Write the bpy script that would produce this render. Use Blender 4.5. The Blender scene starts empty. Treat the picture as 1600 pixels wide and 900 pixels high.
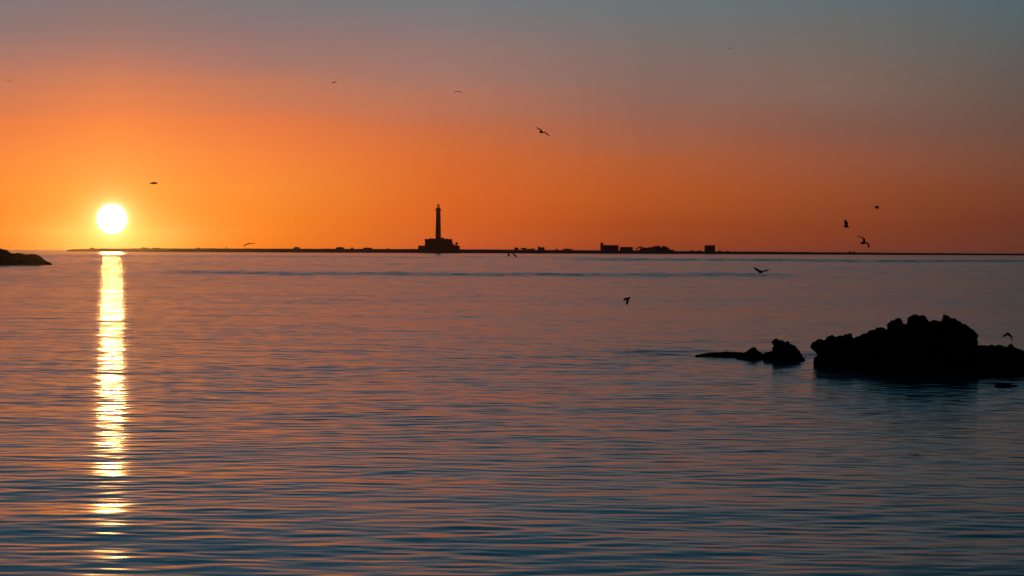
import bpy, bmesh, math, random
import numpy as np
from mathutils import Vector, Matrix, noise
from mathutils.geometry import tessellate_polygon
R = math.radians
scene = bpy.context.scene
col = scene.collection
rng = random.Random(7)

# ------------------------------------------------------------------ camera
F = 3556.0                       # focal length in pixels of the 1600 px wide photograph (80 mm on 36 mm)
H = 4.0                          # eye height above the sea
EARTH = 7.4e6                    # earth radius incl. refraction
PITCH = math.atan((450 - 389.65) / F)
ROLL = math.atan(0.00406)
fwd = Vector((0, math.cos(PITCH), -math.sin(PITCH)))
X0 = Vector((1, 0, 0)); U0 = X0.cross(fwd)
rgt = X0 * math.cos(ROLL) + U0 * math.sin(ROLL)
upv = -X0 * math.sin(ROLL) + U0 * math.cos(ROLL)
cam_data = bpy.data.cameras.new('camera')
cam_data.lens = 80; cam_data.sensor_width = 36
cam_data.clip_start = 0.5; cam_data.clip_end = 60000
cam = bpy.data.objects.new('camera', cam_data); col.objects.link(cam)
cam.matrix_world = Matrix((
    (rgt.x, upv.x, -fwd.x, 0), (rgt.y, upv.y, -fwd.y, 0), (rgt.z, upv.z, -fwd.z, H), (0, 0, 0, 1)))
scene.camera = cam

def ray(px, py):
    return (fwd + rgt * ((px - 800) / F) + upv * ((450 - py) / F)).normalized()
def at(px, py, Y):               # where the sight line through a pixel of the photograph meets depth Y
    d = ray(px, py)
    return Vector((0, 0, H)) + d * (Y / d.y)
def sea_z(x, y):
    return -(x * x + y * y) / (2 * EARTH)

# ------------------------------------------------------------------ view, world, sun
scene.view_settings.view_transform = 'Standard'
scene.view_settings.look = 'None'
scene.view_settings.exposure = 0.0
scene.view_settings.gamma = 1.0
scene.cycles.max_bounces = 6
scene.cycles.glossy_bounces = 3
scene.cycles.diffuse_bounces = 2
scene.cycles.volume_bounces = 0
scene.cycles.sample_clamp_indirect = 4.0

sund = ray(175, 342)
SUN_EL = math.asin(sund.z); SUN_AZ = math.atan2(sund.x, sund.y)

def lin(c):
    c = c / 255.0
    return c / 12.92 if c <= 0.04045 else ((c + 0.055) / 1.055) ** 2.4
def L3(c): c = tuple(v * 0.985 for v in c); return (lin(c[0]), lin(c[1]), lin(c[2]), 1.0)

world = bpy.data.worlds.new('World'); scene.world = world; world.use_nodes = True
nt = world.node_tree; nt.nodes.clear(); N = nt.nodes.new; LK = nt.links.new
def math_node(tree, op, a, b=None, clamp=False):
    n = tree.nodes.new('ShaderNodeMath'); n.operation = op; n.use_clamp = clamp
    for i, v in enumerate((a, b)):
        if v is None: continue
        if isinstance(v, (int, float)): n.inputs[i].default_value = v
        else: tree.links.new(v, n.inputs[i])
    return n.outputs[0]
M = lambda op, a, b=None, clamp=False: math_node(nt, op, a, b, clamp)
tc = N('ShaderNodeTexCoord')
sep = N('ShaderNodeSeparateXYZ'); LK(tc.outputs['Generated'], sep.inputs[0])
el = M('MULTIPLY', M('ARCSINE', sep.outputs[2]), 180 / math.pi)
az = M('MULTIPLY', M('ARCTAN2', sep.outputs[0], sep.outputs[1]), 180 / math.pi)
nzs = N('ShaderNodeTexNoise'); nzs.inputs['Scale'].default_value = 1.0; nzs.inputs['Detail'].default_value = 3.0
cmb = N('ShaderNodeCombineXYZ'); LK(M('MULTIPLY', az, 0.12), cmb.inputs[0]); LK(M('MULTIPLY', el, 1.1), cmb.inputs[1])
LK(cmb.outputs[0], nzs.inputs['Vector'])
el = M('ADD', el, M('MULTIPLY', M('SUBTRACT', nzs.outputs['Fac'], 0.5), M('MINIMUM', M('MULTIPLY', M('MAXIMUM', el, 0.0), 0.5), 0.7)))
daz = M('ABSOLUTE', M('SUBTRACT', az, math.degrees(SUN_AZ)))
tpos = M('SQRT', M('DIVIDE', M('MAXIMUM', el, 0.0), 90.0))
ELS = [0.0, 0.12, 0.65, 1.46, 2.3, 3.1, 3.9, 4.7, 5.5, 6.3]
COLS = [
 (0.0,  [(255,138,8),(255,138,10),(255,143,26),(255,150,50),(255,148,62),(252,136,66),(220,128,86),(186,123,103),(151,119,113),(130,119,118)]),
 (3.6,  [(250,122,22),(255,126,18),(255,134,32),(255,142,52),(252,134,60),(234,124,70),(201,123,90),(167,120,108),(141,118,117),(124,120,121)]),
 (8.4,  [(196,88,48),(215,94,42),(222,98,34),(222,104,40),(217,108,50),(198,110,72),(178,118,97),(155,119,111),(136,120,119),(118,121,124)]),
 (13.2, [(146,66,42),(162,69,34),(172,76,30),(186,88,38),(179,95,56),(159,100,79),(142,105,94),(132,110,104),(120,114,112),(106,117,121)]),
 (18.0, [(124,60,46),(135,62,40),(142,66,35),(153,78,44),(150,85,61),(133,90,77),(130,102,91),(122,104,96),(110,107,103),(98,110,116)]),
 (22.6, [(100,54,46),(108,55,42),(112,55,37),(122,66,44),(120,76,58),(110,80,70),(102,86,78),(96,92,88),(88,98,100),(80,101,110)]),
 (50.0, [(64,48,48),(64,48,48),(66,48,46),(70,52,48),(70,56,54),(66,60,60),(62,64,66),(58,68,74),(54,70,80),(50,72,84)]),
 (110., [(24,24,30)]*4 + [(24,26,32)]*3 + [(22,28,36)]*3),
]
def high(i):                     # sky above the picture's top edge, only seen mirrored in the sea
    k = (1.0, 1.0, 0.95, 0.88, 0.78, 0.68, 0.45, 0.3)[i]
    return [(8.0, (92*k, 108*k, 120*k)), (10.5, (46*k, 98*k, 120*k)), (15.0, (14*k, 84*k, 110*k)), (25.0, (8*k, 64*k, 92*k)), (50.0, (8*k, 28*k, 42*k)), (90.0, (4*k, 14*k, 26*k))]
prev = None
for i, (a, cs) in enumerate(COLS):
    rp = N('ShaderNodeValToRGB'); rp.color_ramp.interpolation = 'LINEAR'
    pts = list(zip(ELS, cs)) + high(i)
    el_ = rp.color_ramp.elements
    el_[0].position = 0.0; el_[0].color = L3(pts[0][1])
    el_[1].position = 1.0; el_[1].color = L3(pts[-1][1])
    for e, c in pts[1:-1]:
        q = el_.new(math.sqrt(e / 90.0)); q.color = L3(c)
    LK(tpos, rp.inputs[0])
    if prev is None:
        prev = rp.outputs[0]
    else:
        mr = N('ShaderNodeMapRange'); mr.clamp = True
        mr.inputs['From Min'].default_value = COLS[i-1][0]; mr.inputs['From Max'].default_value = a
        LK(daz, mr.inputs['Value'])
        mx = N('ShaderNodeMix'); mx.data_type = 'RGBA'
        LK(mr.outputs[0], mx.inputs['Factor']); LK(prev, mx.inputs[6]); LK(rp.outputs[0], mx.inputs[7])
        prev = mx.outputs[2]
# aureole and disc of the sun
dot = N('ShaderNodeVectorMath'); dot.operation = 'DOT_PRODUCT'
nrm = N('ShaderNodeVectorMath'); nrm.operation = 'NORMALIZE'; LK(tc.outputs['Generated'], nrm.inputs[0])
crs = N('ShaderNodeVectorMath'); crs.operation = 'CROSS_PRODUCT'
LK(nrm.outputs[0], crs.inputs[0]); crs.inputs[1].default_value = tuple(sund)
ln = N('ShaderNodeVectorMath'); ln.operation = 'LENGTH'; LK(crs.outputs[0], ln.inputs[0])
LK(nrm.outputs[0], dot.inputs[0]); dot.inputs[1].default_value = tuple(sund)
th = M('MULTIPLY', M('ARCTAN2', ln.outputs['Value'], dot.outputs['Value']), 180 / math.pi)
def glow(scale, c):
    g = M('EXPONENT', M('MULTIPLY', th, -1.0 / scale))
    m = N('ShaderNodeVectorMath'); m.operation = 'SCALE'; m.inputs[0].default_value = c; LK(g, m.inputs['Scale'])
    return m.outputs[0]
def add3(a, b):
    m = N('ShaderNodeVectorMath'); m.operation = 'ADD'; LK(a, m.inputs[0]); LK(b, m.inputs[1]); return m.outputs[0]
tot = add3(prev, glow(0.16, (6.5, 4.9, 2.6)))
tot = add3(tot, glow(0.9, (0.05, 0.035, 0.01)))
disc = N('ShaderNodeMapRange'); disc.interpolation_type = 'SMOOTHSTEP'; disc.clamp = True
disc.inputs['From Min'].default_value = 0.385; disc.inputs['From Max'].default_value = 0.32
disc.inputs['To Min'].default_value = 0.0; disc.inputs['To Max'].default_value = 1.0
LK(th, disc.inputs['Value'])
ds = N('ShaderNodeVectorMath'); ds.operation = 'SCALE'; ds.inputs[0].default_value = (13, 10.5, 7.0); LK(disc.outputs[0], ds.inputs['Scale'])
tot = add3(tot, ds.outputs[0])
bg1 = N('ShaderNodeBackground'); LK(tot, bg1.inputs[0]); bg1.inputs[1].default_value = 1.0
sky = N('ShaderNodeTexSky'); sky.sky_type = 'NISHITA'; sky.sun_disc = False
sky.sun_elevation = max(SUN_EL, 0.0); sky.sun_rotation = SUN_AZ
bg2 = N('ShaderNodeBackground'); LK(sky.outputs[0], bg2.inputs[0]); bg2.inputs[1].default_value = 0.0005
ad = N('ShaderNodeAddShader'); LK(bg1.outputs[0], ad.inputs[0]); LK(bg2.outputs[0], ad.inputs[1])
wo = N('ShaderNodeOutputWorld'); LK(ad.outputs[0], wo.inputs[0])
world.cycles.sampling_method = 'MANUAL'; world.cycles.sample_map_resolution = 2048

sl = bpy.data.lights.new('sun', 'SUN'); sl.energy = 0.05; sl.angle = R(0.55); sl.color = (1.0, 0.42, 0.10)
so = bpy.data.objects.new('sun', sl); col.objects.link(so)
so.rotation_mode = 'QUATERNION'; so.rotation_quaternion = sund.to_track_quat('Z', 'Y')

# ------------------------------------------------------------------ helpers
def tag(o, label=None, cat=None, group=None, kind=None):
    if label: o['label'] = label
    if cat: o['category'] = cat
    if group: o['group'] = group
    if kind: o['kind'] = kind
    return o
def link_mesh(name, me, mat=None, parent=None, smooth=False):
    o = bpy.data.objects.new(name, me); col.objects.link(o)
    if mat: me.materials.append(mat)
    if parent: o.parent = parent
    if smooth:
        me.polygons.foreach_set('use_smooth', [True] * len(me.polygons))
    return o
def from_bm(name, bm, mat=None, parent=None, smooth=False):
    bmesh.ops.recalc_face_normals(bm, faces=bm.faces)
    me = bpy.data.meshes.new(name); bm.to_mesh(me); bm.free()
    return link_mesh(name, me, mat, parent, smooth)
def empty(name, loc, rz=0):
    o = bpy.data.objects.new(name, None); col.objects.link(o)
    o.location = loc; o.rotation_euler = (0, 0, rz); o.empty_display_size = 0.5
    return o
def box(bm, x0, x1, y0, y1, z0, z1):
    vs = [bm.verts.new((x, y, z)) for z in (z0, z1) for x, y in ((x0, y0), (x1, y0), (x1, y1), (x0, y1))]
    for f in ((0, 3, 2, 1), (4, 5, 6, 7), (0, 1, 5, 4), (1, 2, 6, 5), (2, 3, 7, 6), (3, 0, 4, 7)):
        bm.faces.new([vs[i] for i in f])
def lathe(bm, prof, n=32, cx=0, cy=0):
    rings = []
    for r, z in prof:
        if r < 1e-4: rings.append([bm.verts.new((cx, cy, z))])
        else: rings.append([bm.verts.new((cx + r * math.cos(2 * math.pi * i / n), cy + r * math.sin(2 * math.pi * i / n), z)) for i in range(n)])
    for a, b in zip(rings, rings[1:]):
        for i in range(n):
            j = (i + 1) % n
            if len(a) == 1 and len(b) == 1: continue
            if len(a) == 1: bm.faces.new((a[0], b[j], b[i]))
            elif len(b) == 1: bm.faces.new((a[i], a[j], b[0]))
            else: bm.faces.new((a[i], a[j], b[j], b[i]))
    if len(rings[0]) > 1: bm.faces.new(rings[0][::-1])
    if len(rings[-1]) > 1: bm.faces.new(rings[-1])

def material(name, c1, c2, scale, rough=0.85, bump=0.3, detail=6, metallic=0.0):
    m = bpy.data.materials.new(name); m.use_nodes = True
    t = m.node_tree; p = t.nodes['Principled BSDF']
    no = t.nodes.new('ShaderNodeTexNoise'); no.inputs['Scale'].default_value = scale; no.inputs['Detail'].default_value = detail
    co = t.nodes.new('ShaderNodeTexCoord'); t.links.new(co.outputs['Object'], no.inputs['Vector'])
    rp = t.nodes.new('ShaderNodeValToRGB'); rp.color_ramp.elements[0].position = 0.35; rp.color_ramp.elements[1].position = 0.68
    rp.color_ramp.elements[0].color = (*c1, 1); rp.color_ramp.elements[1].color = (*c2, 1)
    t.links.new(no.outputs['Fac'], rp.inputs[0]); t.links.new(rp.outputs[0], p.inputs['Base Color'])
    bp = t.nodes.new('ShaderNodeBump'); bp.inputs['Strength'].default_value = bump; bp.inputs['Distance'].default_value = 0.1
    t.links.new(no.outputs['Fac'], bp.inputs['Height']); t.links.new(bp.outputs[0], p.inputs['Normal'])
    p.inputs['Roughness'].default_value = rough; p.inputs['Metallic'].default_value = metallic
    return m
ROCK = material('dark_wet_rock', (0.012, 0.010, 0.010), (0.035, 0.031, 0.028), 3.0, 0.9, 0.5)
ROCK.node_tree.nodes['Principled BSDF'].inputs['Specular IOR Level'].default_value = 0.15
LAND = material('island_soil', (0.03, 0.028, 0.018), (0.08, 0.07, 0.045), 0.2, 0.95, 0.3)
STONE = material('weathered_stone', (0.10, 0.09, 0.08), (0.2, 0.18, 0.15), 0.6, 0.9, 0.2)
PLASTER = material('old_plaster', (0.09, 0.085, 0.08), (0.16, 0.15, 0.14), 0.8, 0.9, 0.2)
DARK = material('dark_metal', (0.02, 0.02, 0.02), (0.05, 0.05, 0.05), 2.0, 0.6, 0.1, metallic=0.5)
WOOD = material('dark_bark', (0.03, 0.022, 0.015), (0.06, 0.05, 0.035), 4.0, 0.95, 0.3)
LEAF = material('dark_leaves', (0.02, 0.03, 0.015), (0.05, 0.06, 0.03), 1.5, 0.9, 0.1)
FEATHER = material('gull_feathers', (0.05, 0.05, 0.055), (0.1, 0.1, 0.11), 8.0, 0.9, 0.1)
PANE = material('window_pane', (0.01, 0.012, 0.015), (0.02, 0.022, 0.03), 1.0, 0.15, 0.02)
GLASS = bpy.data.materials.new('lantern_glass'); GLASS.use_nodes = True
_t = GLASS.node_tree; _t.nodes.clear()
_tr = _t.nodes.new('ShaderNodeBsdfTransparent'); _tr.inputs[0].default_value = (0.93, 0.93, 0.9, 1)
_gl = _t.nodes.new('ShaderNodeBsdfGlossy'); _gl.inputs['Roughness'].default_value = 0.05
_mx = _t.nodes.new('ShaderNodeMixShader'); _mx.inputs[0].default_value = 0.06
_o = _t.nodes.new('ShaderNodeOutputMaterial')
_t.links.new(_tr.outputs[0], _mx.inputs[1]); _t.links.new(_gl.outputs[0], _mx.inputs[2]); _t.links.new(_mx.outputs[0], _o.inputs[0])

# ------------------------------------------------------------------ the sea
def vnoise(x, y, seed, octaves=2):
    out = np.zeros_like(x); amp = 1.0; tot_ = 0.0
    for o in range(octaves):
        g = np.random.default_rng(seed + o * 17).random((64, 64)).astype(np.float32) * 2 - 1
        xi = np.floor(x).astype(np.int64); yi = np.floor(y).astype(np.int64)
        fx = x - xi; fy = y - yi; fx = fx * fx * (3 - 2 * fx); fy = fy * fy * (3 - 2 * fy)
        a = g[xi % 64, yi % 64]; b = g[(xi + 1) % 64, yi % 64]; c = g[xi % 64, (yi + 1) % 64]; d = g[(xi + 1) % 64, (yi + 1) % 64]
        out += amp * (a * (1 - fx) * (1 - fy) + b * fx * (1 - fy) + c * (1 - fx) * fy + d * fx * fy)
        tot_ += amp; amp *= 0.5; x = x * 2.03 + 11.3; y = y * 2.03 + 5.7
    return out / tot_

def build_sea():
    rs = [1.0, 3.0, 6.0, 10.0, 14.0, 17.0]
    r = 20.0
    while r < 1600:
        rs.append(r); r += max(0.034, r * (0.0013 if r < 45 else 0.00062))
    while r < 8900:
        rs.append(r); r *= 1.04
    rs = np.array(rs)
    fine = np.arange(-19.0, 19.001, 0.17)
    outer = np.arange(19.0 + 3, 180.0, 6.0)
    ths = np.radians(np.concatenate([-outer[::-1], fine, outer]))
    nr, na = len(rs), len(ths)
    RR, TT = np.meshgrid(rs, ths, indexing='ij')
    x = (RR * np.sin(TT)); y = (RR * np.cos(TT))
    dr = np.gradient(rs)
    lam_min = 4.2 * dr
    g = np.random.default_rng(5)
    n = 130
    lam = np.exp(g.uniform(math.log(0.18), math.log(26.0), n))
    # slope spectrum: short ripples plus a weak longer swell
    s = np.exp(-0.5 * ((np.log(lam) - math.log(0.50)) / 0.66) ** 2) + 0.20 * np.exp(-0.5 * ((np.log(lam) - math.log(4.0)) / 0.5) ** 2) + 0.05
    s *= g.uniform(0.6, 1.4, n)
    ang = g.normal(R(2.5), R(25.0), n)
    ph = g.uniform(0, 2 * math.pi, n)
    k = 2 * math.pi / lam
    SIG = 0.031
    w = np.clip((lam[None, :] / lam_min[:, None] - 0.8) / 0.6, 0, 1)       # (rows, waves)
    avail = np.sqrt(0.5 * ((w * s[None, :]) ** 2).sum(1))
    total = math.sqrt(0.5 * (s ** 2).sum())
    gain = SIG * (0.76 + 0.20 * np.clip((rs - 32) / 25, 0, 1) + 0.0) / np.maximum(avail, total * 0.12)
    fade_r = np.clip((rs - 18) / 6, 0, 1) * np.clip((1600 - rs) / 300, 0, 1)
    h = np.zeros((nr, na), np.float32)
    xf = x.astype(np.float32); yf = y.astype(np.float32)
    # a gentle warp keeps the crests from being ruler straight
    wx = vnoise(x / 3.1 , y / 1.7, 40) * 0.2; wy = vnoise(x / 2.3 + 9, y / 1.6, 50) * 0.09
    for i in range(n):
        ww = (w[:, i] * gain * s[i] / k[i] * fade_r)
        rows = np.nonzero(ww > 0)[0]
        if len(rows) == 0: continue
        a, b = rows[0], rows[-1] + 1
        arg = (k[i] * ((x[a:b] + wx[a:b]) * math.sin(ang[i]) + (y[a:b] + wy[a:b]) * math.cos(ang[i])) + ph[i]) % (2 * math.pi)
        h[a:b] += (np.sin(arg.astype(np.float32)) * ww[a:b, None].astype(np.float32))
    # wind patches: calmer and rougher water
    patch = 1.0 + 0.28 * vnoise(x / 9.0, y / 3.2, 60, 3) + 0.25 * vnoise(x / 70.0, y / 22.0, 70, 2)
    azd = np.degrees(TT)
    def band(r0, half, a0, a1, amp, seed):
        wob = vnoise(azd / 2.5 + seed, azd * 0 + seed, seed, 2) * half * 0.6
        q = np.exp(-((RR - r0 - wob) / half) ** 2)
        return amp * q * np.clip((azd - a0) / 1.5, 0, 1) * np.clip((a1 - azd) / 1.5, 0, 1)
    patch += band(372, 27, -9.5, 7.5, 1.5, 81)
    patch += band(930, 110, 1.0, 19.0, 2.2, 82)
    patch += band(1150, 120, -13.0, 4.0, 0.6, 84)
    patch += band(89, 2.6, 2.0, 8.6, 1.6, 83)
    patch += band(66, 6.5, 7.2, 15.0, 0.5, 85)
    edge = np.clip((19.0 - np.abs(azd)) / 1.0, 0, 1)
    h = h * np.clip(patch, 0.25, 3.0) * edge
    z = h + sea_z(x, y)
    co = np.stack([x, y, z], -1).reshape(-1, 3).astype(np.float32)
    idx = np.arange(nr * na).reshape(nr, na)
    nxt = np.roll(idx, -1, axis=1)
    q = np.stack([idx[:-1], nxt[:-1], nxt[1:], idx[1:]], -1).reshape(-1, 4)
    q = q[:, ::-1]                                        # counter-clockwise seen from above
    nf = len(q)
    me = bpy.data.meshes.new('sea')
    me.vertices.add(len(co)); me.vertices.foreach_set('co', co.ravel())
    me.loops.add(nf * 4); me.loops.foreach_set('vertex_index', q.ravel().astype(np.int32))
    me.polygons.add(nf); me.polygons.foreach_set('loop_start', np.arange(0, nf * 4, 4, dtype=np.int32))
    me.polygons.foreach_set('use_smooth', np.ones(nf, bool))
    # slope not carried by the mesh, left to the fine ripples of the material
    base = 0.013 + 0.006 * np.clip((RR - 55) / 140, 0, 1) + 0.010 * np.clip((RR - 300) / 1400, 0, 1)
    far = np.where(RR > 1300, 0.03, 0.0) * np.clip((RR - 1300) / 300, 0, 1)
    chop = np.maximum(base * np.clip(patch, 0.5, 2.8), far * 1.8) + (1 - edge * fade_r[:, None]) * 0.02
    at_ = me.attributes.new('chop', 'FLOAT', 'POINT'); at_.data.foreach_set('value', chop.ravel().astype(np.float32))
    # ripples too small to model: rougher where a stretch of sea spans many of them
    micro = 0.120 + 0.020 * np.clip((RR - 38) / 60, 0, 1) - 0.02 * np.clip((RR - 300) / 500, 0, 1)
    at2 = me.attributes.new('micro', 'FLOAT', 'POINT'); at2.data.foreach_set('value', micro.ravel().astype(np.float32))
    me.update(calc_edges=True); me.validate()
    return me

WATER = bpy.data.materials.new('sea_water'); WATER.use_nodes = True
t = WATER.node_tree; p = t.nodes['Principled BSDF']
p.inputs['Base Color'].default_value = (0.001, 0.05, 0.075, 1)
ro_n = t.nodes.new('ShaderNodeAttribute'); ro_n.attribute_name = 'micro'; t.links.new(ro_n.outputs['Fac'], p.inputs['Roughness'])
p.inputs['IOR'].default_value = 1.333
geo = t.nodes.new('ShaderNodeNewGeometry')
at_n = t.nodes.new('ShaderNodeAttribute'); at_n.attribute_name = 'chop'
def vm(op, a, b=None, sc=None):
    n_ = t.nodes.new('ShaderNodeVectorMath'); n_.operation = op
    for i, v in enumerate((a, b)):
        if v is None: continue
        if isinstance(v, tuple): n_.inputs[i].default_value = v
        else: t.links.new(v, n_.inputs[i])
    if sc is not None:
        if isinstance(sc, float): n_.inputs['Scale'].default_value = sc
        else: t.links.new(sc, n_.inputs['Scale'])
    return n_.outputs[0]
def ripple(scale_vec, seed):
    nz = t.nodes.new('ShaderNodeTexNoise'); nz.inputs['Scale'].default_value = 1.0; nz.inputs['Detail'].default_value = 2.0
    t.links.new(vm('ADD', vm('MULTIPLY', geo.outputs['Position'], scale_vec), (seed, seed * 2.0, 0.0)), nz.inputs['Vector'])
    return vm('SUBTRACT', nz.outputs['Color'], (0.5, 0.5, 0.5))
rip = vm('ADD', ripple((1.6, 7.0, 1.0), 3.0), ripple((0.35, 1.5, 1.0), 8.0))
rip = vm('MULTIPLY', rip, (2.0, 7.0, 0.0))
nrm_ = vm('NORMALIZE', vm('ADD', geo.outputs['Normal'], vm('SCALE', rip, None, at_n.outputs['Fac'])))
t.links.new(nrm_, p.inputs['Normal'])
sea = link_mesh('water', build_sea(), WATER); tag(sea, kind='structure', label='calm rippled sea reflecting the orange sunset sky')

# ------------------------------------------------------------------ rocks
def rock(name, label, outline, Y, group, voxel, layers, deep=0.8, rough=0.05, seed=1, rag=1.0):
    """outline traced against the sea; Y is the depth (or a list of (pixel x, depth)) of its ridge line"""
    Yf = (lambda px: Y) if isinstance(Y, (int, float)) else (lambda px: float(np.interp(px, [a for a, b in Y], [b for a, b in Y])))
    P = [at(px, py, Yf(px)) for px, py in outline]
    YM = Yf(outline[len(outline) // 2][0])
    zb = sea_z(0, YM) - deep
    c = sum((q.x for q in P)) / len(P)
    P = [Vector((P[0].x, P[0].y, zb))] + P + [Vector((P[-1].x, P[-1].y, zb))]
    Q = []                                               # resampled outline, roughened a little
    for a, b in zip(P, P[1:]):
        m_ = max(1, int((Vector((b.x - a.x, 0, b.z - a.z))).length / (voxel * 1.6)))
        for t_ in range(m_):
            w_ = a.lerp(b, t_ / m_)
            e_ = rag * rough * (1.0 if t_ else 0.3)
            Q.append((w_.x - c + e_ * 1.1 * noise.noise(w_ / (rough * 2.3)), w_.z + e_ * 1.1 * noise.noise(w_ / (rough * 1.9) + Vector((5, 5, seed))), w_.y - YM))
    Q.append((P[-1].x - c, P[-1].z, P[-1].y - YM))
    bm = bmesh.new()
    D, NS, d_left = layers
    hgt = max(q[1] for q in Q) - zb
    x_l, x_r = min(q[0] for q in Q), max(q[0] for q in Q)
    for kk in range(-NS, NS + 1):
        u = kk / NS; au = abs(u)
        sx = 1 - 0.05 * (au > 0) - 0.20 * au ** 1.5; top = hgt * (1 - 0.55 * au ** 1.3 - 0.12 * (au > 0) * (0.5 + noise.noise(Vector((kk * 1.7, seed, 0)))))
        a = []; b = []
        for (qx, qz, qy) in Q:
            dl = D * (d_left + (1 - d_left) * min(1.0, max(0.0, (qx - x_l) / (x_r - x_l) * 2.2)))
            y0 = qy + dl * u - dl / NS * 0.62; y1 = qy + dl * u + dl / NS * 0.62
            X = qx * sx; Z = qz - zb
            if kk != 0:
                n1 = noise.noise(Vector((qx / (hgt * 0.55), kk * 0.6, seed * 3.1))); n2 = noise.noise(Vector((qx / (hgt * 0.16), kk * 1.3, seed * 5.3)))
                Z = min(Z * (1 - 0.25 * au) * (1 + 0.22 * au * n1), top * (1 + 0.25 * n1)) + n2 * hgt * 0.07 * min(1, Z / hgt * 2)
                Z = min(Z, (qz - zb) * (0.87 - 0.15 * au)) if qz - zb > 0.2 * hgt else Z
                X += noise.noise(Vector((qz / (hgt * 0.3), kk * 0.9, seed * 1.3))) * hgt * 0.10 * au
            a.append(bm.verts.new((X, y0, zb + Z))); b.append(bm.verts.new((X, y1, zb + Z)))
        n = len(a)
        for t3 in tessellate_polygon([[Vector((v_.co.x, v_.co.z, 0)) for v_ in a]]):
            try: bm.faces.new([a[q_] for q_ in t3]); bm.faces.new([b[q_] for q_ in reversed(t3)])
            except ValueError: pass
        for i in range(n):
            j = (i + 1) % n
            bm.faces.new((a[j], a[i], b[i], b[j]))
    bmesh.ops.recalc_face_normals(bm, faces=bm.faces)
    me = bpy.data.meshes.new(name); bm.to_mesh(me); bm.free()
    tmp = bpy.data.objects.new('tmp', me); col.objects.link(tmp)
    md = tmp.modifiers.new('r', 'REMESH'); md.mode = 'VOXEL'; md.voxel_size = voxel
    dg = bpy.context.evaluated_depsgraph_get()
    out = bpy.data.meshes.new_from_object(tmp.evaluated_get(dg))
    bpy.data.objects.remove(tmp); out.name = name
    nv = np.empty(len(out.vertices) * 3, np.float32); out.vertex_normals.foreach_get('vector', nv)
    pv_ = np.empty(len(out.vertices) * 3, np.float32); out.vertices.foreach_get('co', pv_)
    nv = nv.reshape(-1, 3); pv_ = pv_.reshape(-1, 3); res = np.empty_like(pv_)
    for i, (q, vn) in enumerate(zip(pv_, nv)):
        q = Vector(q.tolist()); vn = Vector(vn.tolist())
        s1 = noise.fractal(q / (rough * 9), 1.0, 2.0, 3)
        s2 = 1.0 - 2.2 * abs(noise.noise(q / (rough * 2.6) + Vector((7, 3, 1))))      # sharp little ledges and pits
        w = q + vn * (s1 * rough * 0.35 + s2 * rough * 0.30 - rough * 0.12)
        w.y += 0.5 * rough * 8 * noise.noise(q / (rough * 14))
        res[i] = w
    out.vertices.foreach_set('co', res.ravel()); out.update()
    o = link_mesh(name, out, ROCK, None, False)
    o.location = (c, YM, 0)
    tag(o, label, 'rock', group)
    return o

def conv(pts, sc, ox, oy): return [(ox + a / sc, oy + b / sc) for a, b in pts]
big = [(1273.5, 600), (1271, 572), (1271.4, 558), (1279.6, 555.3)] + conv(
    [(35,355),(60,322),(95,282),(135,286),(180,290),(195,262),(235,247),(260,262),(290,265),(308,247),(320,262),(350,245),(375,250),(400,237),(412,262),(440,272),(475,268),(500,245),(560,215),(620,195),(655,183),(720,198),(728,155),(765,120),(800,103),(840,105),(850,140),(865,155),(890,152),(905,120),(925,85),(975,67),(1010,80),(1050,75),(1075,100),(1085,122),(1130,120),(1175,128),(1195,120),(1205,138),(1218,130),(1225,75),(1235,68),(1265,90),(1285,105),(1315,98),(1330,120),(1360,125),(1400,150),(1460,185),(1495,210),(1515,240),(1518,345),(1545,342),(1590,350)], 5.714, 1260, 480) + [
    (1546,541),(1549,538.5),(1556.7,541.7),(1563.3,539.3),(1567,541),(1575,542.3),(1577,538.5),(1578.7,537),(1580.5,538.5),(1583,543.7),(1592,545.5),(1600,549),(1612,551),(1624,549),(1634,556),(1648,560),(1655,600)]
rock('sea_rock', 'large jagged black rock ridge rising highest out of the sea', big, [(1266, 78.6), (1330, 78.0), (1430, 76.2), (1640, 75.6)], 'rocks out in the water', 0.03,
     (2.6, 9, 0.25), rough=0.06, seed=3)
hook = conv([(900,350),(905,265),(930,245),(980,238),(1040,232),(1075,215),(1070,185),(1025,155),(1005,110),(1025,90),(1070,72),(1110,95),(1150,90),(1165,120),(1185,118),(1200,97),(1225,115),(1240,140),(1300,165),(1340,210),(1380,270),(1415,320),(1425,350)], 8, 1080, 520)
rock('sea_rock', 'small black rock with a hooked overhanging top beside the large ridge', hook, 83.0, 'rocks out in the water', 0.025,
     (0.8, 5, 0.8), rough=0.025, seed=4)
hump = conv([(545,345),(560,300),(590,290),(640,265),(680,240),(720,215),(750,200),(755,180),(790,178),(810,195),(830,225),(870,245),(900,268),(925,345)], 8, 1080, 520)
rock('sea_rock', 'low pointed black rock left of the hooked rock', hump, 84.2, 'rocks out in the water', 0.025,
     (0.8, 5, 0.8), rough=0.025, seed=5)
awash = [(1076,566),(1088,554.5),(1100,552.5),(1110,551.4),(1118,550.6),(1128,550.2),(1134,549.0),(1141,550.0),(1156,550.2),(1166,552),(1172,566)]
rock('sea_rock', 'flat black rock barely awash trailing left of the low pointed rock', awash, 85.7, 'rocks out in the water', 0.025,
     (0.45, 4, 0.8), rough=0.02, seed=6)
wash2 = [(1551,612),(1554,604),(1557,599.5),(1562.5,597.9),(1569,598.3),(1577.5,600),(1582,601.8),(1587,601.8),(1594,603.3),(1602,605.5),(1612,606),(1616,612)]
rock('sea_rock', 'tiny flat black rock awash in front of the large ridge', wash2, 67.3, 'rocks out in the water', 0.02,
     (0.4, 4, 0.8), rough=0.015, seed=7)
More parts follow.
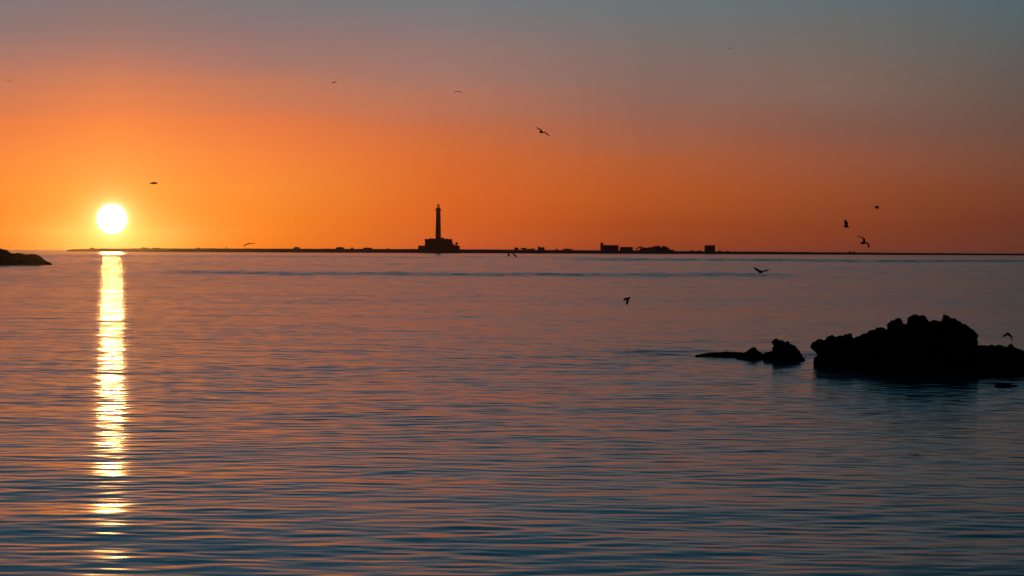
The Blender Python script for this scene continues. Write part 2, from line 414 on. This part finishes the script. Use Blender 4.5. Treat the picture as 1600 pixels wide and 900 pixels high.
islet = [(-95, 430),(-90, 392),(-60,384),(-30,385)] + conv([(0,135),(80,155),(180,170),(240,230),(290,245),(330,270),(400,245),(480,240),(560,260),(640,300),(750,275),(810,260),(860,270),(930,295),(1000,340),(1080,400),(1150,455),(1220,465),(1250,485),(1282,525)], 16, 0, 380) + [(84, 430)]
rock('headland_rock', 'low brown rocky headland with three humps sloping into the sea', islet, 525.0, None, 0.22,
     (9.0, 7, 0.9), deep=3, rough=0.18, seed=8)

# ------------------------------------------------------------------ the low island
YI = 2600.0
MPP = YI / F                                       # metres per photo pixel at the island
def gx(px): return at(px, 395, YI).x
def gz(px, py): return at(px, py, YI).z
def build_island():
    top = [(106,390.6),(112,389.6),(140,388.6),(215,388.2),(330,388.3),(460,388.6),(600,389.0),(655,389.2),(720,389.6),(800,390.2),(900,390.9),(1000,391.4),(1044,391.6),(1060,392.3),(1130,392.9),(1200,393.5),(1300,394.3),(1400,395.2),(1500,395.9),(1600,396.5),(1660,397.3)]
    xs = np.linspace(106, 1660, 1500)
    ty = np.interp(xs, [a for a, b in top], [b for a, b in top])
    bm = bmesh.new(); rows = []
    prof = [(-60, -1.5, 0), (-46, 0.25, 0), (-38, 0.5, 0.2), (-30, 0.8, 0.5), (-10, 1.0, 1), (20, 1.0, 1), (60, 0.95, 1), (130, 0.6, 1), (200, 0.15, 1), (240, -1.5, 0)]
    for xpx, yy in zip(xs, ty):
        X = gx(xpx); zt = gz(xpx, yy); sea0 = sea_z(X, YI)
        hgt = max(0.15, zt - sea0)
        endf = min(1.0, (xpx - 104) / 60.0, (1664 - xpx) / 120.0)
        hgt += noise.fractal(Vector((X * 0.05, 3, 1)), 1, 2, 4) * 0.28 + max(0, noise.noise(Vector((X * 0.18, 9, 1)))) * 0.35
        hgt = max(0.1, hgt)
        rw = []
        for (dy, f, nn) in prof:
            wv = 14 * noise.noise(Vector((X * 0.008, 1.7, 4))) if dy < 0 else 0
            Z = sea0 + (f * hgt if f > 0 else f) + nn * noise.noise(Vector((X * 0.06, dy * 0.06, 2))) * 0.12
            rw.append(bm.verts.new((X, YI + dy * max(0.25, endf) + wv, Z)))
        rows.append(rw)
    for a, b in zip(rows, rows[1:]):
        for i in range(len(prof) - 1):
            bm.faces.new((a[i], b[i], b[i + 1], a[i + 1]))
    for rw in (rows[0], rows[-1]): bm.faces.new(rw)
    o = from_bm('island_ground', bm, LAND, None, True)
    tag(o, 'long low dark island lying along the horizon', kind='structure')
build_island()
TOP = [(106,390.6),(112,389.6),(140,388.6),(215,388.2),(330,388.3),(460,388.6),(600,389.0),(655,389.2),(720,389.6),(800,390.2),(900,390.9),(1000,391.4),(1044,391.6),(1060,392.3),(1130,392.9),(1200,393.5),(1300,394.3),(1400,395.2),(1500,395.9),(1600,396.5),(1660,397.3)]
def ground_z(px):
    return gz(px, float(np.interp(px, [a for a, b in TOP], [b for a, b in TOP]))) - 0.5

# ------------------------------------------------------------------ the lighthouse
def lighthouse():
    ox, oy, sc = 600, 300, 8.0
    def X(zx): return gx(ox + zx / sc)
    cx = X(677)
    def dx(zx): return X(zx) - cx
    gz0 = ground_z(685) - 0.3
    def Z(zy, zx=677): return gz(ox + zx / sc, oy + zy / sc) - gz0
    root = empty('lighthouse', (cx, YI, gz0))
    tag(root, 'tall tapering stone lighthouse on a stepped fort-like base on the island', 'lighthouse')
    bm = bmesh.new()
    rb, rt = (dx(712) - dx(640)) / 2, (dx(705) - dx(651)) / 2
    zb, zt = Z(600), Z(236)
    prof = [(rb * 1.12, zb - 6), (rb * 1.12, zb - 0.2), (rb, zb)]
    for i in range(1, 9): prof.append((rb + (rt - rb) * (i / 8) ** 0.9, zb + (zt - zb) * i / 8))
    lathe(bm, prof, 40)
    tower = from_bm('tower', bm, STONE, root, True)
    for i in range(5):                                     # slit windows up the shaft
        zz = zb + (zt - zb) * (0.12 + 0.19 * i); r = rb + (rt - rb) * ((zz - zb) / (zt - zb))
        bm = bmesh.new(); box(bm, -0.45, 0.45, -r - 0.06, -r + 0.4, zz, zz + 1.7); from_bm('window', bm, PANE, tower)
    bm = bmesh.new()                                       # gallery on corbels
    rg = (dx(716) - dx(640)) / 2
    lathe(bm, [(rt, zt - 0.4), (rt + 0.3, zt + 0.2), (rg * 0.93, zt + 0.9), (rg, zt + 1.1), (rg, zt + 1.6), (rt, zt + 1.6)], 40)
    gal = from_bm('gallery', bm, STONE, root, True)
    bm = bmesh.new()
    for k in range(24):
        a = 2 * math.pi * k / 24; q = (math.cos(a) * (rg - 0.12), math.sin(a) * (rg - 0.12))
        box(bm, q[0] - 0.04, q[0] + 0.04, q[1] - 0.04, q[1] + 0.04, zt + 1.6, zt + 2.7)
    lathe(bm, [(rg - 0.18, zt + 2.7), (rg - 0.06, zt + 2.7), (rg - 0.06, zt + 2.8), (rg - 0.18, zt + 2.8)], 40)
    from_bm('railing', bm, DARK, gal)
    rw = (dx(703) - dx(656)) / 2; zw = Z(200)
    bm = bmesh.new(); lathe(bm, [(rw, zt + 1.6), (rw * 0.97, zw), (rw * 1.08, zw), (rw * 1.08, zw + 0.25), (rw * 0.7, zw + 0.3)], 32)
    from_bm('watch_room', bm, STONE, root, True)
    rl = (dx(693) - dx(663)) / 2; zl0, zl1 = zw + 0.3, Z(168)
    lant = empty('lantern_room', (0, 0, 0)); lant.parent = root
    bm = bmesh.new()
    n = 10
    ring0 = [(rl * math.cos(2 * math.pi * k / n), rl * math.sin(2 * math.pi * k / n)) for k in range(n)]
    for k in range(n):
        a = ring0[k]; b = ring0[(k + 1) % n]
        bm.faces.new([bm.verts.new((a[0], a[1], zl0)), bm.verts.new((b[0], b[1], zl0)), bm.verts.new((b[0], b[1], zl1)), bm.verts.new((a[0], a[1], zl1))])
    from_bm('lantern_glass', bm, GLASS, lant)
    bm = bmesh.new()
    for (qx, qy) in ring0: box(bm, qx - 0.12, qx + 0.12, qy - 0.12, qy + 0.12, zl0, zl1)
    lathe(bm, [(rl * 1.03, zl0), (rl * 1.03, zl0 + 0.35), (rl * 0.92, zl0 + 0.35), (rl * 0.92, zl0)], 20)
    from_bm('lantern_frame', bm, DARK, lant)
    bm = bmesh.new(); lathe(bm, [(0.35, zl0), (0.3, zl0 + 0.9), (0.55, zl0 + 1.3), (0.62, zl0 + 2.0), (0.55, zl0 + 2.7), (0.25, zl0 + 3.0)], 16)
    from_bm('lens', bm, GLASS, lant, True)
    bm = bmesh.new(); zd = Z(152)
    lathe(bm, [(rl * 1.1, zl1), (rl * 1.1, zl1 + 0.2), (rl * 0.95, zl1 + (zd - zl1) * 0.45), (rl * 0.6, zl1 + (zd - zl1) * 0.8), (0.25, zd), (0.2, zd + 0.4), (0.0, zd + 0.9)], 24)
    from_bm('dome', bm, DARK, root, True)
    # keepers' block: main storey, roof-top huts, lower wing
    zbase = -2.0
    W = [dx(515), dx(849)]; zm = Z(594)
    bm = bmesh.new(); box(bm, W[0], W[1], -12.5, 12.5, zbase, zm)
    box(bm, W[0] - 0.35, W[1] + 0.35, -12.9, 12.9, zm + 0.003, zm + 0.55)
    main = from_bm('main_block', bm, STONE, root)
    for k in range(9):
        for lev in (0, 1):
            xx = W[0] + (W[1] - W[0]) * (k + 0.5) / 9; z0 = 2.0 + lev * 5.5
            if z0 + 2 > zm: continue
            bm = bmesh.new(); box(bm, xx - 0.6, xx + 0.6, -12.57, -12.3, z0 + 1.5, z0 + 3.6); from_bm('window', bm, PANE, main)
    for a, b, zy, yy in ((560, 640, 582, 4), (571, 590, 577, 2), (600, 612, 577, 2), (712, 746, 570, 4), (746, 805, 585, 5), (772, 792, 580, 2), (805, 835, 590, 3)):
        bm = bmesh.new(); box(bm, dx(a), dx(b), -yy, yy, zm + 0.55, Z(zy)); from_bm('roof_hut', bm, STONE, root)
    bm = bmesh.new(); W2 = [dx(436), dx(943)]; zl = Z(671)
    box(bm, W2[0], W2[1], -20, 20, zbase - 0.01, zl)
    lw = from_bm('lower_terrace', bm, STONE, root)
    bm = bmesh.new(); box(bm, dx(845), dx(860), -9, 9, zl + 0.003, Z(628)); box(bm, dx(860), dx(890), -6, 6, zl + 0.003, Z(656))
    from_bm('stair_block', bm, STONE, root)
    bm = bmesh.new(); lathe(bm, [(1.0, zl), (1.0, Z(652)), (1.75, Z(648)), (1.75, Z(637)), (1.2, Z(632)), (0.0, Z(628))], 16, cx=dx(907))
    from_bm('corner_turret', bm, STONE, root, True)
    bm = bmesh.new(); box(bm, -1.1, 1.1, -20.06, -19.7, 0.6, 3.4); from_bm('door', bm, WOOD, lw)
lighthouse()

# ------------------------------------------------------------------ small houses on the island
def house(name, label, x0, x1, ytop, depth, mat, windows=3, extra=(), group='low buildings on the island', dyy=0.0, cornice=0.25, pitched=False):
    c = (gx(x0) + gx(x1)) / 2; w = gx(x1) - gx(x0); z0 = ground_z((x0 + x1) / 2)
    zt = gz((x0 + x1) / 2, ytop) - z0
    root = empty(name, (c, YI + dyy, z0)); tag(root, label, 'building', group)
    bm = bmesh.new(); box(bm, -w / 2, w / 2, -depth / 2, depth / 2, -1.5, zt - cornice)
    wall = from_bm('wall', bm, mat, root)
    bm = bmesh.new()
    if pitched:
        vs = [(-w / 2 - .2, -depth / 2 - .3, zt - cornice), (w / 2 + .2, -depth / 2 - .3, zt - cornice), (w / 2 + .2, depth / 2 + .3, zt - cornice), (-w / 2 - .2, depth / 2 + .3, zt - cornice), (-w / 4, 0, zt + .5), (w / 4, 0, zt + .5)]
        v = [bm.verts.new(q) for q in vs]
        for f in ((0, 1, 5, 4), (2, 3, 4, 5), (1, 2, 5), (3, 0, 4), (3, 2, 1, 0)): bm.faces.new([v[i] for i in f])
    else:
        box(bm, -w / 2 - 0.15, w / 2 + 0.15, -depth / 2 - 0.15, depth / 2 + 0.15, zt - cornice + 0.003, zt)
    from_bm('roof', bm, mat, root)
    for k in range(windows):
        xx = -w / 2 + w * (k + 0.5) / windows; zz = max(0.5, (zt - 1) * 0.45)
        bm = bmesh.new(); hw = min(0.5, w / windows * 0.25)
        box(bm, xx - hw, xx + hw, -depth / 2 - 0.06, -depth / 2 + 0.2, zz, min(zz + 1.3, zt - 0.6)); from_bm('window', bm, PANE, wall)
    for (nm, a, b, yt, dep) in extra:
        bm = bmesh.new(); box(bm, gx(a) - c, gx(b) - c, -dep / 2, dep / 2, zt - cornice + 0.01 if nm != 'end_tower' else -1.2, gz((a + b) / 2, yt) - z0)
        from_bm(nm, bm, DARK if nm == 'antenna' else mat, root)
    return root
house('island_house', 'long flat-roofed dark building with a taller tower at its left end', 938.6, 966.2, 382.9, 14, PLASTER, 5,
      extra=(('end_tower', 938.2, 942.3, 379.3, 5), ('antenna', 940.3, 940.7, 376.2, 0.3)))
house('island_house', 'lower flat-roofed dark building between the towered house and the trees', 968.8, 988.4, 385.9, 10, PLASTER, 4)
house('island_house', 'square isolated dark block house standing right of the trees', 1101.4, 1116.7, 383.2, 11, PLASTER, 3)
house('island_house', 'small dark ruined block right of the scrub beyond the lighthouse', 840.3, 850.8, 386.2, 7, STONE, 2, extra=(('wall_stub', 840.3, 842.8, 385.0, 3),))
house('island_hut', 'small dark ruined hut at the left end of the low scrub right of the lighthouse', 803.6, 810.0, 386.8, 6, STONE, 1)
house('island_hut', 'tiny dark hut standing alone between the ruined block and the towered house', 868.3, 871.0, 388.4, 3, STONE, 0)
house('island_hut', 'low wide dark hut farthest left of the three huts left of the lighthouse', 459, 468, 386.6, 6, STONE, 2, pitched=True)
house('island_hut', 'low wide dark hut in the middle of the three huts left of the lighthouse', 525, 537, 386.7, 7, STONE, 2, pitched=True)
house('island_hut', 'low wide dark hut nearest the lighthouse of the three huts to its left', 568, 580.5, 386.9, 7, STONE, 2)
house('island_hut', 'tiny dark hut on the thin far right end of the island', 1493.5, 1497, 395.2, 3, STONE, 0)

# ------------------------------------------------------------------ trees and bushes
def crown_mesh(rx, ry, rz, n, leaf, seed, lumps=7, flat=False):
    rr = random.Random(seed); bm = bmesh.new()
    cs = []
    for _ in range(lumps):
        a = rr.uniform(0, 6.28); q = rr.uniform(0.1, 0.75)
        cs.append((math.cos(a) * q * rx, math.sin(a) * q * ry, rr.uniform(-0.45, 0.6) * rz * (0.5 if flat else 1), rr.uniform(0.28, 0.5)))
    for _ in range(n):
        c = rr.choice(cs)
        d = Vector((rr.gauss(0, 1), rr.gauss(0, 1), rr.gauss(0, 1))).normalized() * (rr.random() ** 0.4) * c[3]
        p0 = Vector((c[0] + d.x * rx, c[1] + d.y * ry, c[2] + d.z * rz))
        u = Vector((rr.gauss(0, 1), rr.gauss(0, 1), rr.gauss(0, 1))).normalized(); w = u.orthogonal().normalized()
        s = leaf * rr.uniform(0.6, 1.4)
        bm.faces.new([bm.verts.new(p0 + u * s), bm.verts.new(p0 + w * s * 0.6), bm.verts.new(p0 - u * s), bm.verts.new(p0 - w * s * 0.6)])
    return bm
def tree(label, px, ytop, wpx, n, seed, dyy=0, airy=False):
    X = gx(px); z0 = ground_z(px) - 0.2; h = gz(px, ytop) - z0; w = wpx * MPP / 2
    root = empty('tree', (X, YI + dyy, z0)); tag(root, label, 'tree', 'trees beside the low houses')
    rr = random.Random(seed); bm = bmesh.new()
    def limb(p0, p1, r0, r1):
        d = (p1 - p0).normalized(); u = d.orthogonal().normalized(); v = d.cross(u)
        A = [bm.verts.new(p0 + (u * math.cos(k * math.pi / 3) + v * math.sin(k * math.pi / 3)) * r0) for k in range(6)]
        B = [bm.verts.new(p1 + (u * math.cos(k * math.pi / 3) + v * math.sin(k * math.pi / 3)) * r1) for k in range(6)]
        for k in range(6): bm.faces.new((A[k], A[(k + 1) % 6], B[(k + 1) % 6], B[k]))
        bm.faces.new(A[::-1]); bm.faces.new(B)
    fork = Vector((rr.uniform(-.3, .3), 0, h * 0.42)); limb(Vector((0, 0, -0.5)), fork, 0.32, 0.2)
    for k in range(6):
        a = k * 1.05 + rr.uniform(-.3, .3)
        limb(fork, Vector((math.cos(a) * w * 0.7, math.sin(a) * w * 0.7, h * rr.uniform(0.6, 0.88))), 0.15, 0.05)
    from_bm('trunk', bm, WOOD, root)
    cr = crown_mesh(w * 1.15, w, h * (0.26 if airy else 0.58), int(n * 1.8), 0.33 if airy else 0.6, seed + 5, 8 if airy else 10, airy)
    for v in cr.verts: v.co.z += h * (0.76 if airy else 0.46)
    from_bm('crown', cr, LEAF, root)
tree('thin airy tree just right of the lower flat-roofed building', 994.5, 387.5, 6, 160, 1, airy=True)
tree('airy flat-topped tree with sky showing through, left of the dense trees', 1001.5, 384.3, 11, 330, 2, airy=True)
tree('low bushy tree filling the gap behind the airy flat-topped tree', 1006, 387.2, 15, 1500, 21, dyy=8)
tree('narrow ragged tree between the airy tree and the dense dark trees', 1012.5, 386.2, 7, 320, 3, airy=False)
tree('spiky small tree touching the left side of the dense dark trees', 1016.5, 384.8, 5, 260, 4)
tree('dense dark tree at the left of the thick clump', 1023, 384.2, 11, 900, 5, dyy=3)
tree('tall dense rounded tree topping the middle of the thick clump', 1032, 383.6, 12, 1100, 6)
tree('dense dark tree set back inside the thick clump', 1027.5, 384.8, 13, 1200, 31, dyy=9)
tree('dense dark tree low at the front right of the clump', 1036.5, 385.2, 12, 1100, 32, dyy=-4)
tree('dense dark tree sloping down at the right end of the thick clump', 1040, 385.4, 11, 800, 7, dyy=4)

def bush(label, px, ytop, wpx, n, seed, group='low scrub along the island'):
    X = gx(px); z0 = ground_z(px); h = gz(px, ytop) - z0; w = wpx * MPP / 2
    bm = crown_mesh(w * 1.1, max(1.5, w * 0.7), h * 0.75, n, 0.3, seed, 8)
    for v in bm.verts: v.co.z += h * 0.4
    o = from_bm('bush', bm, LEAF); o.location = (X, YI + rng.uniform(-4, 4), z0); tag(o, label, 'bush', group)
BUSH = [
 ('small rounded bush on the left tip of the island, left of the sun column', 145, 386.9, 8),
 ('wide low bush just right of the sun glitter', 226, 386.6, 14), ('longer low bush next to the wide one right of the sun', 243, 386.8, 16),
 ('small bush on the bright stretch of island right of the long low bushes', 311, 386.9, 6), ('tiny bush between two others on the bright stretch of island', 332.5, 387.4, 3),
 ('tiny upright bush below left of the gull skimming the island', 353.8, 386.8, 2.4), ('small pointed bush between the middle and right huts', 550.5, 386.6, 5),
 ('tiny bush alone just left of the lighthouse', 605, 387.2, 2.5), ('bushy scrub right of the small ruined hut', 817.5, 387.0, 12), ('flat scrub reaching to the ruined block', 829.5, 388.0, 12),
 ('low flat scrub mound left of the towered house', 887.5, 389.0, 20), ('low bush sloping down off the right end of the tree clump', 1049, 390.0, 10),
 ('wide low scrub left of the square block house', 1083, 391.3, 8), ('low scrub touching the left of the square block house', 1093, 391.6, 7),
 ('low bush just right of the square block house', 1124, 391.6, 6), ('second low bush right of the square block house', 1136, 392.4, 8),
 ('small bush farther right of the square block house', 1150, 392.6, 6), ('low scrub under the wheeling right-hand gulls, left part', 1167, 392.9, 8), 
 ('small bush right of the low scrub pair', 1186, 392.9, 6), ('small scrub patch midway to the gulls at right', 1214, 393.4, 8),
 ('rounded bush standing out below the three gulls', 1329, 392.8, 6), ('small bush hard beside the rounded one below the three gulls', 1334.5, 393.6, 5),
 ('low flat bush on the thinning right part of the island', 1404.5, 395.0, 9), ('low flat bush last but one toward the right tip', 1457, 395.6, 9)]
for i, (lb, px, yt, w) in enumerate(BUSH):
    bush(lb, px, yt, w, int(120 + w * 80), 100 + i)

# ------------------------------------------------------------------ gulls
def gull(label, dist, tail, head, w1, w2, shoulder=None, bd=1, d1=-1, d2=1, group='gulls in flight', L=(0.30, 0.42), fat=1.0):
    """A gull of real size: the sight lines give where tail, bill, wrists and wing tips appear, and the true
    length of each bone sets how far it reaches towards or away from the shore."""
    mpp = dist / F
    c2 = ((tail[0] + head[0]) / 2, (tail[1] + head[1]) / 2)
    C = at(c2[0], c2[1], dist)
    def P(q): return Vector(((q[0] - c2[0]) * mpp, 0.0, -(q[1] - c2[1]) * mpp))
    t, h = P(tail), P(head); bl = 0.56
    flat = (h - t).length; dy = math.sqrt(max(0.0, bl * bl - flat * flat)) * bd
    t.y = -dy / 2; h.y = dy / 2
    fw = (h - t).normalized(); side0 = fw.cross(Vector((0, 0, 1)))
    if side0.length < 0.1: side0 = Vector((1, 0, 0))
    side0.normalize(); up0 = side0.cross(fw).normalized()
    bm = bmesh.new()
    secs = [(-0.02, 0.008, 0.05), (0.10, 0.014, 0.042), (0.22, 0.036, 0.04), (0.36, 0.060, 0.058), (0.52, 0.070, 0.066), (0.66, 0.056, 0.052),
            (0.76, 0.040, 0.038), (0.84, 0.040, 0.036), (0.90, 0.028, 0.026), (0.935, 0.011, 0.011), (1.0, 0.006, 0.005)]
    rings = []
    for (u, rz_, rx_) in secs:
        c = t.lerp(h, u)
        rings.append([bm.verts.new(c + side0 * (rx_ * fat * 1.12 * math.cos(k * math.pi / 6)) + up0 * (rz_ * fat * 1.12 * math.sin(k * math.pi / 6))) for k in range(12)])
    for a, b in zip(rings, rings[1:]):
        for k in range(12): bm.faces.new((a[k], a[(k + 1) % 12], b[(k + 1) % 12], b[k]))
    bm.faces.new(rings[0][::-1]); bm.faces.new(rings[-1])
    tl = [(0.16, -0.03), (-0.02, -0.075), (-0.05, 0.0), (-0.02, 0.075), (0.16, 0.03)]
    ta = [bm.verts.new(t.lerp(h, u) + side0 * v + up0 * 0.012) for u, v in tl]; tb = [bm.verts.new(t.lerp(h, u) + side0 * v - up0 * 0.012) for u, v in tl]
    bm.faces.new(ta); bm.faces.new(tb[::-1])
    for k in range(5): bm.faces.new((ta[k], tb[k], tb[(k + 1) % 5], ta[(k + 1) % 5]))
    S = P(shoulder) if shoulder else t.lerp(h, 0.6) + up0 * 0.03
    S.y = t.lerp(h, 0.6).y
    root0 = t.lerp(h, 0.58)
    for (w, dd) in ((w1, d1), (w2, d2)):
        wr, tp = P(w[0]), P(w[1])
        l1 = Vector((wr.x - S.x, 0, wr.z - S.z)).length; wr.y = S.y + dd * math.sqrt(max(0, L[0] ** 2 - l1 * l1))
        l2 = Vector((tp.x - wr.x, 0, tp.z - wr.z)).length; tp.y = wr.y + dd * 0.8 * math.sqrt(max(0, L[1] ** 2 - l2 * l2))
        pts = [(root0, 0.24), (S.lerp(wr, 0.25), 0.24), (S.lerp(wr, 0.65), 0.22), (wr * 0.84 + S * 0.08 + tp * 0.08, 0.20), (wr.lerp(tp, 0.3), 0.17), (wr.lerp(tp, 0.65), 0.13), (tp, 0.05)]
        st = []
        for i, (c, ch) in enumerate(pts):
            ax = (pts[min(i + 1, len(pts) - 1)][0] - pts[max(i - 1, 0)][0]).normalized()
            cd = (fw - ax * fw.dot(ax))
            if cd.length < 0.25: cd = cd + up0 * 0.3 - ax * (up0 * 0.3).dot(ax)
            cd.normalize(); nn = ax.cross(cd).normalized(); th_ = 0.016 + ch * 0.09
            st.append([bm.verts.new(c + cd * ch * 0.42), bm.verts.new(c + cd * ch * 0.1 + nn * th_), bm.verts.new(c - cd * ch * 0.58 + nn * 0.007),
                       bm.verts.new(c - cd * ch * 0.58 - nn * 0.007), bm.verts.new(c + cd * ch * 0.1 - nn * th_ * 0.7)])
        for a, b in zip(st, st[1:]):
            for k in range(5): bm.faces.new((a[k], a[(k + 1) % 5], b[(k + 1) % 5], b[k]))
        bm.faces.new(st[0]); bm.faces.new(st[-1][::-1])
    bmesh.ops.recalc_face_normals(bm, faces=bm.faces)
    me = bpy.data.meshes.new('gull'); bm.to_mesh(me); bm.free()
    tmp = bpy.data.objects.new('tmp', me); col.objects.link(tmp)
    md = tmp.modifiers.new('r', 'REMESH'); md.mode = 'VOXEL'; md.voxel_size = 0.011
    out = bpy.data.meshes.new_from_object(tmp.evaluated_get(bpy.context.evaluated_depsgraph_get()))
    bpy.data.objects.remove(tmp); out.name = 'gull'
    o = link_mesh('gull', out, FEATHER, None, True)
    o.location = C
    tag(o, label, 'gull', group)
    return o
gull('faint distant gull highest at the left edge of the sky', 480, (14.6,126.6), (11.4,125.9), ((13,125.8),(11.8,126.4)), ((16.4,127.0),(19.2,128.0)))
gull('small gull alone in the upper left sky, one wing dropped', 350, (519.8,130.0), (521.8,127.4), ((520.6,128.9),(519.2,130.9)), ((523.4,127.6),(525.6,128.3)))
gull('distant gull gliding on drooped wings above the lighthouse', 320, (714.6,143.1), (716.9,142.8), ((711.9,143.0),(708.7,145.6)), ((719.4,143.0),(723.3,145.7)), shoulder=(715.7,142.6))
gull('soaring gull banked with long wings, upper centre of the sky', 178, (850.0,207.0), (842.0,206.5), ((842.8,201.7),(836.6,199.0)), ((851.9,207.2),(859.2,212.8)), shoulder=(846.3,205.4))
gull('faintest distant gull with flat wings, highest in the right sky', 560, (1139.2,75.6), (1141.2,75.4), ((1137.8,75.2),(1135.4,75.6)), ((1142.4,75.2),(1144.8,75.6)), shoulder=(1140.1,75.4))
gull('dark gull seen side-on above and right of the sun', 183, (235.8,286.5), (246.8,285.8), ((243.6,285.0),(234.6,286.6)), ((243.2,285.4),(235.4,286.9)), fat=1.15)
gull('gull with one wing raised straight up over the right of the island', 183, (1316.6,353.4), (1328.2,355.2), ((1323.4,348.9),(1319.2,342.4)), ((1323.0,350.4),(1320.6,345.0)), shoulder=(1322.4,352.8))
gull('large gull wheeling with arched wings lowest of the three near the right', 148, (1352.2,380.2), (1344.0,379.8), ((1349.4,372.6),(1339.2,368.7)), ((1356.9,380.0),(1358.7,388.0)), shoulder=(1350.4,378.2))
gull('small compact gull highest of the three near the right', 235, (1366.0,324.3), (1374.6,325.4), ((1370.6,321.6),(1372.0,322.6)), ((1369.2,322.0),(1368.4,323.4)), fat=1.15)
gull('gull skimming just above the island right of the sun', 228, (386.0,381.4), (390.8,380.2), ((384.3,382.3),(380.9,384.9)), ((393.0,380.3),(398.4,380.2)), shoulder=(388.4,380.4))
gull('tiny dark gull low over the water in front of the island, left of a pair', 330, (791.9,399.6), (797.4,399.3), ((795.2,397.6),(794.9,395.4)), ((794.6,397.8),(794.4,396.0)), fat=1.2)
gull('thin banking gull low over the water in front of the island, right of a pair', 255, (801.6,397.2), (805.2,399.5), ((800.9,396.4),(797.9,394.3)), ((805.3,399.6),(808.2,401.9)))
gull('gull gliding low over the water above the small rocks, wings raised', 180, (1184.2,426.6), (1194.4,424.1), ((1183.2,421.3),(1176.9,416.9)), ((1195.6,423.0),(1202.2,421.1)), shoulder=(1188.6,424.4))
gull('gull diving over mid water with its wings spread in a T', 108, (980.0,475.4), (980.6,465.6), ((977.2,466.6),(973.8,467.2)), ((982.6,465.9),(985.2,466.0)), shoulder=(980.2,467.2), bd=-1, fat=0.95, L=(0.2, 0.28))
gull('gull with drooping crescent wings just above the right end of the large rock', 100, (1578.4,525.6), (1575.0,520.0), ((1570.8,522.8),(1565.3,526.2)), ((1580.6,525.8),(1584.0,533.4)), shoulder=(1576.2,521.8), fat=0.8, L=(0.19, 0.27))

# ------------------------------------------------------------------ haze
HAZE = True
if HAZE:
    hm = bpy.data.materials.new('haze'); hm.use_nodes = True; t2 = hm.node_tree; t2.nodes.clear()
    pv = t2.nodes.new('ShaderNodeVolumePrincipled'); pv.inputs['Color'].default_value = (0.95, 0.9, 0.85, 1)
    pv.inputs['Density'].default_value = 2.2e-5; pv.inputs['Anisotropy'].default_value = 0.97
    oo = t2.nodes.new('ShaderNodeOutputMaterial'); t2.links.new(pv.outputs[0], oo.inputs['Volume'])
    bm = bmesh.new(); box(bm, -9300, 9300, -9300, 9300, -8, 75)
    hz = from_bm('haze', bm, hm); tag(hz, 'thin evening sea haze glowing toward the sun', kind='stuff')
